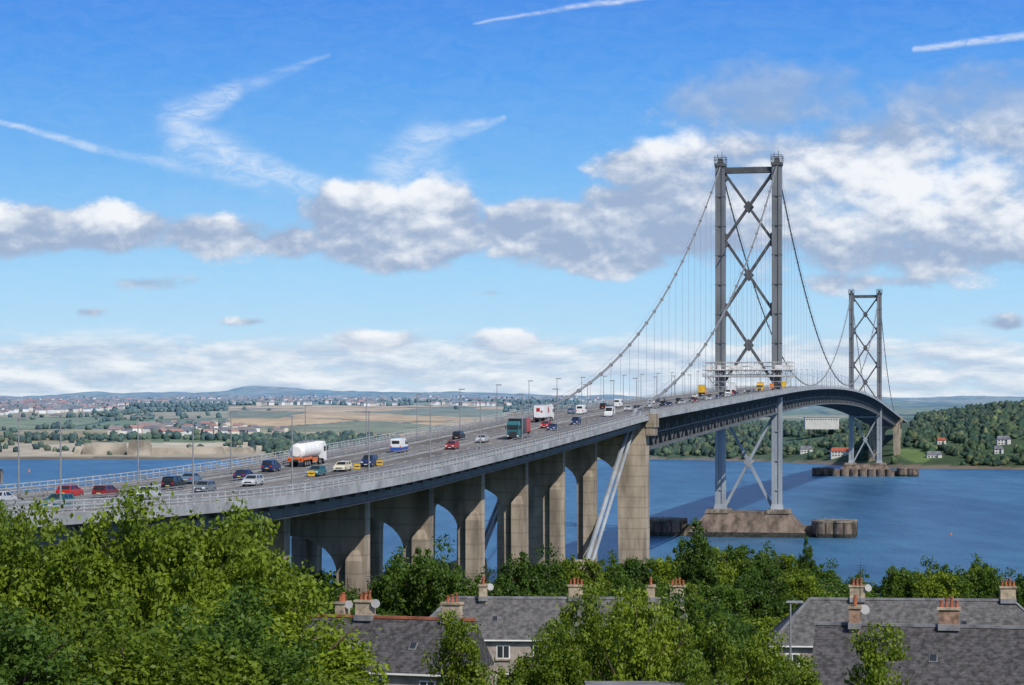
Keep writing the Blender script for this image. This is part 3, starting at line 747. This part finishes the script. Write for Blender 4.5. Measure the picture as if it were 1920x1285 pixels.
# ---------------------------------------------------------------- houses
def pots(b_,x,y,z,n,dirx=True):
    for i in range(n):
        o_=(i-(n-1)/2)*.34
        px,py=(x+o_,y) if dirx else (x,y+o_)
        h=.42+.12*((i*7)%3)
        b_.cyl((px,py,z),(px,py,z+h),.12,.095,'pot',10); b_.cyl((px,py,z+h-.05),(px,py,z+h+.04),.135,.135,'pot',10)
def house(x,y,rot,L,W,eave,rise,chims,ridgek='ridge_g',hip=False,brick='chim',zg=None,name='terraced_house',roofk='slate'):
    zg=float(GZ(x,y)) if zg is None else zg
    e=empty(name,(x,y,zg)); e.rotation_euler=(0,0,rot)
    w=B(); r=B(); c=B(); n=B()
    w.box((0,0,eave/2-1.5),(L,W,eave+3),'harl')
    if not hip:
        for sx in(-1,1): w.add([(sx*L/2,-W/2,eave),(sx*L/2,W/2,eave),(sx*L/2,0,eave+rise)],[(0,1,2)],'harl')
    ov=.35; hx=W*.42 if hip else 0; zt=eave+rise; s=rise/(W/2)
    ze=eave-ov*s
    A=[(-L/2-ov,-W/2-ov,ze),(L/2+ov,-W/2-ov,ze),(L/2+ov-hx*(1.0),0,zt),(-L/2-ov+hx,0,zt),(L/2+ov,W/2+ov,ze),(-L/2-ov,W/2+ov,ze)]
    T=.12
    vs=A+[(a,b_,z+T) for a,b_,z in A]
    r.add(vs,[(6,7,8,9),(10,11,9,8),(0,1,7,6),(4,5,11,10),(1,4,10,8,7) if not hip else (7,10,8),(5,0,6,9,11) if not hip else (11,6,9),(3,2,1,0),(5,4,2,3)],roofk)
    r.beam((-L/2-ov+hx,0,zt+T+.05),(L/2+ov-hx,0,zt+T+.05),.34,.2,ridgek)
    if hip:
        for sx in(-1,1):
            for sy in(-1,1): r.beam((sx*(L/2+ov-hx),0,zt+T+.03),(sx*(L/2+ov),sy*(W/2+ov),ze+T+.03),.22,.12,ridgek)
    for sy in(-1,1): r.beam((-L/2-ov,sy*(W/2+ov+.06),ze+.05),(L/2+ov,sy*(W/2+ov+.06),ze+.05),.12,.12,'white')
    for xx in(-L*.22,L*.18):
        yy=-W*.28; zz=zt+(-abs(yy))*s+T; a=math.atan(s)
        r.box((xx,yy,zz+.06),(.45,.65,.08),'win',[(1,0,0),(0,math.cos(a),math.sin(a)),(0,-math.sin(a),math.cos(a))])
        r.box((xx,yy,zz+.03),(.56,.76,.08),'ridge_g',[(1,0,0),(0,math.cos(a),math.sin(a)),(0,-math.sin(a),math.cos(a))])
    for cx,np_,big in chims:
        sz=(1.35,.75) if big else (.75,1.35)
        top=zt+1.25
        c.box((cx,0,(zt-1.2+top)/2),(sz[0],sz[1],top-zt+1.2),brick); c.box((cx,0,top+.08),(sz[0]+.2,sz[1]+.2,.16),'chim'); c.box((cx,0,zt+.1),(sz[0]+.06,sz[1]+.5,.4),'ridge_g')
        pots(c,cx,0,top+.16,np_,big)
        if cx==chims[0][0]:
            c.beam((cx+.3,.3,top),(cx+.3,.3,top+2.0),.04,.04,'dark')
            for h in(1.5,1.7,1.9): c.beam((cx-.1,.3,top+h),(cx+.7,.3,top+h),.025,.025,'dark')
            c.cyl((cx+sz[0]/2+.25,-.3,top-.1),(cx+sz[0]/2+.3,-.42,top-.06),.32,.34,'rail',14)
    k=int(L/3.3)
    for i in range(k):
        xx=-L/2+L*(i+.5)/k
        for st in(0,1):
            for sy in(-1,1):
                zc=1.5+st*2.6
                if zc+.7>eave: continue
                n.box((xx,sy*(W/2+.015),zc),(1.25,.05,1.25),'white'); n.box((xx,sy*(W/2+.03),zc),(1.05,.06,1.05),'win'); n.box((xx,sy*(W/2+.05),zc),(.07,.05,1.05),'white'); n.box((xx,sy*(W/2+.09),zc-.72),(1.4,.2,.1),'chim')
    w.obj('walls',e); r.obj('roof',e); c.obj('chimneys',e); n.obj('windows',e)
house(-8.5,170,-.32,11.5,8,5.4,3.3,[(-2.6,3,True),(4.3,3,True)],'ridge',zg=25.3)
house(-13.5,182,-.3,7,8,5.2,3.2,[(0,4,False)],'ridge',zg=24.6)
house(4.5,214,-.06,27,8.5,5.4,3.2,[(-7.2,3,False),(1.5,4,True),(8.5,3,False),(11,4,True)],'ridge_g',True,zg=23.4,roofk='slate2')
house(36,206,-.10,25,9,5.6,3.5,[(-4.8,3,True),(8.6,4,True)],'ridge_g',True,'chim',zg=23.4,roofk='slate2')
house(34,151,-.22,27,9.5,5.6,3.4,[(-11.2,4,False),(-5.0,4,True),(7.5,4,True)],'ridge_g',False,'brick',zg=26.0)
fa=B(); z=float(GZ(7,95)); zt=37.55; fa.box((6.2,97,(z+zt)/2-.5),(5.6,4,zt-z+.6),'harl'); fa.box((6.2,97,zt-.1),(6.1,4.5,.25),'ridge_g'); fa.obj('flat_roofed_building')

# ---------------------------------------------------------------- trees
def leafmat(name,dk,lt,tr):
    m=bpy.data.materials.new(name); m.use_nodes=True; nt=NT(m.node_tree); nt.t.nodes.clear()
    a=nt.n('ShaderNodeAttribute',attribute_name='tint').outputs['Fac']
    oi=nt.n('ShaderNodeObjectInfo').outputs['Random']
    f=nt.m('ADD',nt.m('MULTIPLY',a,.7),nt.m('MULTIPLY',oi,.4),0,True)
    colr=nt.mix(f,c4(dk),c4(lt)); t2=nt.mix(.5,colr,c4(tr))
    df=nt.n('ShaderNodeBsdfPrincipled'); nt.put(df.inputs['Base Color'],colr); df.inputs['Roughness'].default_value=.5; df.inputs['Specular IOR Level'].default_value=.25
    tl=nt.n('ShaderNodeBsdfTranslucent'); nt.put(tl.inputs['Color'],t2)
    mx=nt.n('ShaderNodeMixShader'); mx.inputs[0].default_value=.33
    nt.t.links.new(df.outputs[0],mx.inputs[1]); nt.t.links.new(tl.outputs[0],mx.inputs[2])
    out=nt.n('ShaderNodeOutputMaterial'); nt.t.links.new(mx.outputs[0],out.inputs[0]); return m
M['leafA']=leafmat('leaves_bright',(.04,.085,.008),(.225,.30,.022),(.28,.38,.02))
M['leafB']=leafmat('leaves_deep',(.02,.055,.01),(.115,.195,.022),(.15,.25,.025))
def tree_mesh(name,seed,H,R,ncl,nlf,leaf,lk,zlow=.18,conic=0.0):
    rg=np.random.default_rng(seed)
    t=B()
    t.cyl((0,0,-1),(0,0,H*.35),R*.075,R*.055,'bark',10); t.cyl((0,0,H*.35),(0.1,0,H*.85),R*.055,R*.012,'bark',8)
    for i in range(11):
        a=rg.random()*6.28; z0=H*rg.uniform(.22,.6); l=R*rg.uniform(.6,.9)
        p0=np.array([0,0,z0]); p1=p0+[math.cos(a)*l*.5,math.sin(a)*l*.5,l*.35]; p2=p1+[math.cos(a+.3)*l*.45,math.sin(a+.3)*l*.45,l*.45]
        t.cyl(p0,p1,R*.03,R*.02,'bark',6); t.cyl(p1,p2,R*.02,R*.006,'bark',6)
    zc=H*(1+zlow)/2; rz=H*(1-zlow)/2
    ph=rg.random(8)*6.28
    dirs=rg.normal(size=(ncl,3)); dirs/=np.linalg.norm(dirs,axis=1)[:,None]
    az=np.arctan2(dirs[:,1],dirs[:,0]); el=dirs[:,2]
    lump=.86+.18*np.sin(3*az+ph[0]+2*el)+.14*np.sin(5*az+ph[1])*np.cos(4*el+ph[2])+.1*np.sin(7*el+ph[3]+2*az)
    rr=rg.random(ncl)**.33*lump
    cen=dirs*rr[:,None]*[R,R,rz]; 
    if conic: cen[:,:2]*=(1-conic*(cen[:,2:3]/rz*.5+.5))
    cen[:,2]+=zc
    cr=R*rg.uniform(.08,.23,ncl); ctint=rg.random(ncl)
    k=nlf; N=ncl*k
    dl=rg.normal(size=(N,3)); dl/=np.linalg.norm(dl,axis=1)[:,None]
    c=np.repeat(cen,k,0)+dl*(np.repeat(cr,k)*rg.random(N)**.4*(1+.5*(rg.random(N)>.85)))[:,None]*[1,1,.85]
    nrm=dl*.8+rg.normal(size=(N,3))*.6+[0,0,.4]; nrm/=np.linalg.norm(nrm,axis=1)[:,None]
    ref=rg.normal(size=(N,3)); a=np.cross(nrm,ref); a/=np.linalg.norm(a,axis=1)[:,None]; b_=np.cross(nrm,a)
    s=leaf*rg.uniform(.6,1.35,N)[:,None]
    q=np.stack([c-a*s*.6,c-b_*s*.36,c+a*s*.6+nrm*s*.06,c+b_*s*.36],1).reshape(-1,3)
    tint=np.repeat(ctint,k)*.55+rg.random(N)*.45
    tint4=np.repeat(tint,4)
    bv=np.array(t.v); bf=np.array([f for f in t.f if len(f)==4])
    co=np.concatenate([bv,q]); qq=np.arange(N*4).reshape(-1,4)+len(bv)
    fa=np.concatenate([bf,qq]); mi=np.concatenate([np.zeros(len(bf)),np.ones(N)])
    col=np.concatenate([np.zeros(len(bv)),tint4])[:,None]*np.ones((1,3))
    me=np_mesh(name,co,fa,col,mi); me.materials.append(M['bark']); me.materials.append(M[lk]); return me
TN=[tree_mesh('broadleaf_n%d'%i,10+i,12,5.2,480,90,.22,'leafA',.1) for i in range(3)]
TNb=[tree_mesh('broadleaf_b%d'%i,20+i,12,5.0,480,90,.22,'leafB',.1) for i in range(2)]
TM=[tree_mesh('mid_a',31,11,5.2,300,55,.36,'leafA',.08),tree_mesh('mid_b',32,11,5.4,300,55,.36,'leafB',.08),tree_mesh('mid_c',33,11,4.6,280,55,.36,'leafB',.1)]
TS=tree_mesh('thin_tree',41,12,3.6,130,70,.2,'leafA',.15,.5)
TP=tree_mesh('tall_tree',42,15,4.6,260,60,.36,'leafB',.12,.15)
def T(me,x,y,ztop,sx=1.0,name='broadleaf_tree'):
    zg=float(GZ(x,y)); H={'thin_tree':12,'tall_tree':15}.get(me.name,12 if 'broad' in me.name else 11)
    o_=bpy.data.objects.new(name,me); sc.collection.objects.link(o_); h=(ztop-zg)/H/.97
    o_.location=(x,y,zg); o_.scale=(sx,sx,max(.35,h)); o_.rotation_euler=(0,0,random.random()*6.28)
near=[(-27,118,43.6,0),(-22.5,112,44.0,1),(-17.8,110,44.6,0),(-14.6,112,44.2,2),(-13.3,110,43.2,0),(-24,92,41.6,4),(-20,86,41.8,3),(-30,128,43.0,3),
      (-15.8,92,41.2,1),(-12.4,97,41.0,3),(-11.6,104,40.6,2),(-17.5,74,40.4,0),(-13,74,39.4,1),(-9.8,84,38.6,4),(-8.2,92,38.2,0),(-21,66,40.1,2),(-15,60,40.0,1),(-10,63,39.0,0),(-6.8,74,37.5,2),(-12.6,107,42.3,1)]
for x,y,z,k in near: T((TN+TNb)[k],x,y,z,.88+.2*random.random(),'sycamore_tree')
for x,y,z,k,sx in [(1.2,104,38.8,1,.55),(4.0,112,40.0,0,.62),(6.6,108,40.4,2,.55),(9.6,115,39.8,3,.68),(8.0,98,38.4,0,.5),(12.2,112,38.4,2,.5),(3.2,92,37.6,3,.5),(13.2,104,37.2,1,.42),(0.2,98,37.2,0,.36),(10.5,92,37.4,1,.42)]:
    T((TN+TNb)[k],x,y,z,sx,'birch_tree' if k<3 else 'cherry_tree')
T(TS,5.6,104,41.8,.7,'birch_tree'); T(TS,-2.6,110,40.2,.72,'birch_tree'); T(TS,16.6,104,40.2,.7,'birch_tree'); T(TS,14.6,92,38.2,.6,'birch_tree'); T(TS,18.7,98,37.6,.55,'birch_tree'); T(TS,-3.6,96,37.6,.6,'birch_tree')
T(TS,2.6,104,40.4,.6,'birch_tree'); T(TS,9.2,104,40.6,.6,'birch_tree'); T(TS,12.6,100,39,.6,'birch_tree')
mid=[(-28,330,27,0),(-24,300,27,1),(-19,275,27.5,1),(-14.5,262,25.8,0),(-14,300,30.4,1),(-10.5,290,32.0,1),(-7.5,285,30.3,2),(-5,265,27,0),(-1,262,26.2,0),
     (-8,330,24,0),(-2,350,25,1),(3,360,27.3,1),(8,380,26,2),(12,372,25.8,0),(17,400,24.3,1),(22,410,24.2,2),(27,420,23.5,0),(32,432,23.8,1),(38,440,24.4,0),(44,450,24,2),
     (50,460,22,1),(56,470,21.6,0),(60,440,21,1),(66,430,19.5,1),(72,425,22,2),(78,420,22.4,1),(85,415,22.8,0),(91,410,21,1),(95,385,20,0),(100,420,20.5,1),(106,430,20,2),
     (3,300,23.8,1),(10,310,24,0),(17,320,24.5,1),(24,330,25.2,0),(31,340,24.8,2),(38,345,25.4,1),(44,350,25,0),(50,350,23,1),(56,345,22.3,2),(62,340,22.5,0),(70,335,22,1),(76,330,22,0),
     (12,262,25.3,1),(18,258,25.4,0),(24,255,26,2),(30,262,26.2,0),(-2,240,26,2),(48,262,25.6,1),(54,258,25.5,0),(60,262,25.5,2),(26,236,26.5,0),(20,232,27,0),(66,280,24.5,1)]
for x,y,z,k in mid: T(TM[k],x,y,z+random.uniform(-.5,.5),.85+.35*random.random(),'woodland_tree')
for _ in range(70):
    y=random.uniform(300,560); x=random.uniform(-.28*y,.30*y)
    if abs(x-(17+UX*(y-551)/UY))<20: continue
    T(TM[random.randrange(3)],x,y,float(GZ(x,y))+random.uniform(8,11),1.1,'woodland_tree')
T(TP,30.5,372,31.2,.9,'poplar_tree'); T(TP,58,450,24.6,.5,'poplar_tree'); T(TM[0],70,372,24,.9,'woodland_tree'); T(TM[1],76,372,25.2,.95,'woodland_tree')

# ---------------------------------------------------------------- sky & light
EL=math.radians(42); saz=math.atan2(.574,-.82)
sd=Vector((math.sin(saz)*math.cos(EL),math.cos(saz)*math.cos(EL),math.sin(EL)))
su=bpy.data.lights.new('sun','SUN'); su.energy=4.0; su.angle=math.radians(.5); su.color=(1,.95,.87)
so=bpy.data.objects.new('sun',su); sc.collection.objects.link(so); so.rotation_euler=sd.to_track_quat('Z','Y').to_euler()
w=bpy.data.worlds.new('World'); sc.world=w; w.use_nodes=True; nt=NT(w.node_tree)
bg=w.node_tree.nodes['Background']; bg.inputs[1].default_value=.1
sky=nt.n('ShaderNodeTexSky',sky_type='NISHITA'); sky.sun_disc=False; sky.sun_elevation=EL; sky.sun_rotation=saz
gen=nt.n('ShaderNodeTexCoord').outputs['Generated']
nrm=nt.v('NORMALIZE',gen); sp=nt.n('ShaderNodeSeparateXYZ'); nt.put(sp.inputs[0],nrm)
az=nt.m('MULTIPLY',nt.m('ARCTAN2',sp.outputs[0],sp.outputs[1]),57.2958); el=nt.m('MULTIPLY',nt.m('ARCSINE',sp.outputs[2]),57.2958)
cx=nt.n('ShaderNodeCombineXYZ'); nt.put(cx.inputs[0],az); nt.put(cx.inputs[1],el); pos=cx.outputs[0]
ramp=nt.n('ShaderNodeValToRGB'); nt.put(ramp.inputs[0],nt.m('MULTIPLY',el,1/12.,0,True))
cr=ramp.color_ramp; stops=[(0,(.62,.78,.89)),(.12,(.52,.75,.92)),(.3,(.36,.66,.94)),(.52,(.17,.47,.90)),(.72,(.08,.34,.86)),(1,(.03,.20,.76))]
cr.elements[0].position=0; cr.elements[0].color=c4(stops[0][1]); cr.elements[1].position=1; cr.elements[1].color=c4(stops[-1][1])
for p_,c_ in stops[1:-1]: e_=cr.elements.new(p_); e_.color=c4(c_)
low=nt.mix(1.0,ramp.outputs[0],(10,10,10,1),'MULTIPLY')
base=nt.mix(nt.ss(el,12,32),low,sky.outputs[0])
# cloud masses: azimuth, elevation, half widths (deg), weight
ELL=[(-3.6,5.0,2.0,1.25,1.6),(-2.1,4.9,1.7,1.3,1.6),(-3.0,4.4,2.5,.85,1.5),
     (9.6,5.7,6.0,2.3,1.9),(6.6,7.8,3.6,1.4,1.05),(11.6,7.6,3.2,1.4,1.15),(3.6,6.3,1.8,.85,1.5),(5.8,5.8,3.2,1.7,1.7),(3.9,4.9,3.1,1.35,1.7),(1.2,4.7,2.8,1.0,1.4),(10.5,4.5,5.4,1.3,1.5),(2.6,4.0,3.0,.55,1.15),
     (-12.9,4.6,2.1,.95,1.35),(-9.9,4.7,1.7,.8,1.25),(-7.3,4.55,2.2,.65,1.0),(-5.6,4.4,1.8,.6,.9),(-11.2,4.45,1.6,.45,.8),(-9.2,3.35,1.3,.3,.55),(-10.5,2.62,.8,.18,.45),(-6.5,2.4,.8,.18,.5),(-.5,3.15,.5,.15,.4),(9,3.4,3,.4,.6),
     (-.1,1.95,1.6,.45,.8),(-3.2,1.95,1.3,.42,.8),(12.3,2.3,1,.25,.5)]
WH=[(-4.2,5.75,.8,.55,.95),(-2.6,5.75,1.7,.8,1.05),(-1.9,5.2,1.0,.7,.7),(3.7,6.85,1.5,.65,1.0),(5.0,6.4,1.2,.6,.4),(9.5,5.6,4.4,1.5,.75),(11.6,6.3,2.6,.9,.6),(-12.9,5.1,1.2,.7,.95),(-9.9,5.1,1.1,.6,.9),(1.4,5.35,1.3,.45,.35),(-7.2,4.95,1.1,.4,.5),(12.4,4.6,2.0,.6,.5),
    (-.1,2.1,1.3,.35,.9),(-3.2,2.1,.9,.33,.9)]
def field(p,EE):
    acc=None
    for a_,e_,rx,ry,wt in EE:
        q_=nt.v('MULTIPLY',nt.v('SUBTRACT',p,(a_,e_,0)),(1/rx,1/ry,0)); l=nt.v('LENGTH',q_)
        v_=nt.m('MULTIPLY_ADD',l,-wt,wt); acc=v_ if acc is None else nt.m('SMOOTH_MAX',acc,v_,.25)
    return nt.m('MAXIMUM',acc,-.8)
nvec=nt.v('MULTIPLY',pos,(.58,.9,0))
n0=nt.noise(nvec,1.0,10,.56,.1)
nzs=nt.noise(nt.v('ADD',nvec,(.05,.17,0)),1.0,10,.56,.1)
nzl=nt.noise(nt.v('ADD',nvec,(.12,.5,0)),1.0,4,.5,.1)
d0=nt.m('ADD',nt.m('MINIMUM',field(pos,ELL),.75),nt.m('MULTIPLY_ADD',n0,1.9,-1.02))
soft=nt.m('MULTIPLY_ADD',nt.m('MULTIPLY',nt.ss(az,2,6),nt.ss(el,3.,6)),.4,.40)
al=nt.ss(nt.m('DIVIDE',d0,soft),0,1)
wf=nt.m('MAXIMUM',field(pos,WH),0.0)
lit=nt.m('ADD',nt.m('MULTIPLY',wf,.95),nt.m('MULTIPLY',nt.m('SUBTRACT',n0,nzs),1.5))
lit=nt.m('ADD',lit,nt.m('MULTIPLY',nt.m('SUBTRACT',n0,nzl),.7))
lit=nt.m('ADD',lit,nt.m('MULTIPLY_ADD',n0,.5,-.02),0,True)
lit=nt.ss(lit,.05,.95)
greyf=nt.m('MULTIPLY',nt.ss(el,6.8,8.2),nt.ss(az,2.0,4.5))
lit=nt.m('MULTIPLY',lit,nt.m('MULTIPLY_ADD',greyf,-.7,1.0))
al=nt.m('MULTIPLY',al,nt.m('MULTIPLY_ADD',greyf,-.35,.95))
ccol=nt.mix(lit,(3.5,4.5,6.3,1),(9.3,9.5,9.8,1))
c1=nt.mix(al,base,ccol)
bn_=nt.noise(nt.v('MULTIPLY',pos,(.42,1.7,0)),1.0,8,.6,.2)
bn2=nt.noise(nt.v('ADD',nt.v('MULTIPLY',pos,(.42,1.7,0)),(.08,.4,0)),1.0,8,.6,.2)
bf=nt.m('MULTIPLY',nt.ss(el,-.3,.7),nt.m('SUBTRACT',1.0,nt.ss(el,1.6,2.5)))
ba=nt.m('MULTIPLY',nt.ss(nt.m('ADD',bn_,nt.m('MULTIPLY',bf,.22)),.5,.70),nt.m('MULTIPLY',bf,.85))
bl=nt.m('ADD',nt.m('MULTIPLY',nt.m('SUBTRACT',bn_,bn2),3.6),.42,0,True)
c2=nt.mix(ba,c1,nt.mix(bl,(4.7,5.8,7.4,1),(8.9,9.2,9.5,1)))
def seg(ax_,ay,bx,by,w0,w1):
    pa=nt.v('SUBTRACT',posd,(ax_,ay,0)); ba_=(bx-ax_,by-ay,0); L2=ba_[0]**2+ba_[1]**2
    h=nt.m('MULTIPLY',nt.v('DOT_PRODUCT',pa,ba_),1/L2,0,True)
    sc_=nt.n('ShaderNodeVectorMath',operation='SCALE'); sc_.inputs[0].default_value=ba_; nt.put(sc_.inputs['Scale'],h)
    dd=nt.v('LENGTH',nt.v('SUBTRACT',pa,sc_.outputs[0])); ww=nt.m('MULTIPLY_ADD',h,w1-w0,w0)
    return nt.m('SUBTRACT',1.0,nt.m('DIVIDE',dd,ww),0,True)
nzc=nt.n('ShaderNodeTexNoise'); nt.put(nzc.inputs['Vector'],nt.v('MULTIPLY',pos,(.5,.8,0))); nzc.inputs['Detail'].default_value=5; nzc.inputs['Scale'].default_value=1.0
posd=nt.v('ADD',pos,nt.v('MULTIPLY',nt.v('SUBTRACT',nzc.outputs['Color'],(.5,.5,0)),(.22,.22,0)))
S=[(-13.4,7.4,-10.4,6.65,.1,.2,.4),(-10.4,6.65,-6.2,5.85,.2,.5,.24),
   (-4.6,9.0,-6.9,8.1,.12,.4,.2),(-6.9,8.1,-8.2,7.4,.4,.75,.42),(-8.3,7.3,-8.0,6.9,.9,.95,.42),(-8.1,6.9,-6.6,6.3,.95,.8,.4),(-6.8,6.35,-4.6,5.7,.75,.4,.38),
   (-.2,7.5,-2.2,7.0,.12,.6,.36),(-2.2,6.9,-3.0,6.2,.9,1.1,.32),(-2.0,6.4,-1.3,5.8,.8,.6,.22),
   (-1.0,9.8,1.4,10.2,.06,.11,.3),(1.4,10.2,4.6,10.6,.11,.13,.5),(10.0,9.05,13.6,9.35,.12,.2,.5)]
acc=None
for a_ in S:
    v_=nt.m('MULTIPLY',nt.ss(seg(*a_[:6]),0,1.),a_[6]); acc=v_ if acc is None else nt.m('SMOOTH_MAX',acc,v_,.12)
fib=nt.noise(nt.v('MULTIPLY',pos,(1.2,3.2,0)),1.0,8,.7,.8)
acc=nt.m('MULTIPLY',nt.m('MAXIMUM',nt.m('SUBTRACT',acc,.03),0.0),nt.m('MULTIPLY_ADD',nt.ss(fib,.3,.7),1.1,.45))
fin=nt.mix(nt.m('MULTIPLY',acc,nt.m('SUBTRACT',1.0,al)),c2,(9.2,9.6,9.9,1))
nt.put(bg.inputs[0],fin)

# ---------------------------------------------------------------- camera
cam=bpy.data.cameras.new('camera'); co_=bpy.data.objects.new('camera',cam); sc.collection.objects.link(co_); sc.camera=co_
cam.sensor_width=36; cam.lens=36*4280/1920; cam.shift_y=142/1920; cam.clip_start=1; cam.clip_end=60000
co_.location=(0,0,49); co_.rotation_euler=(math.radians(90),0,0)
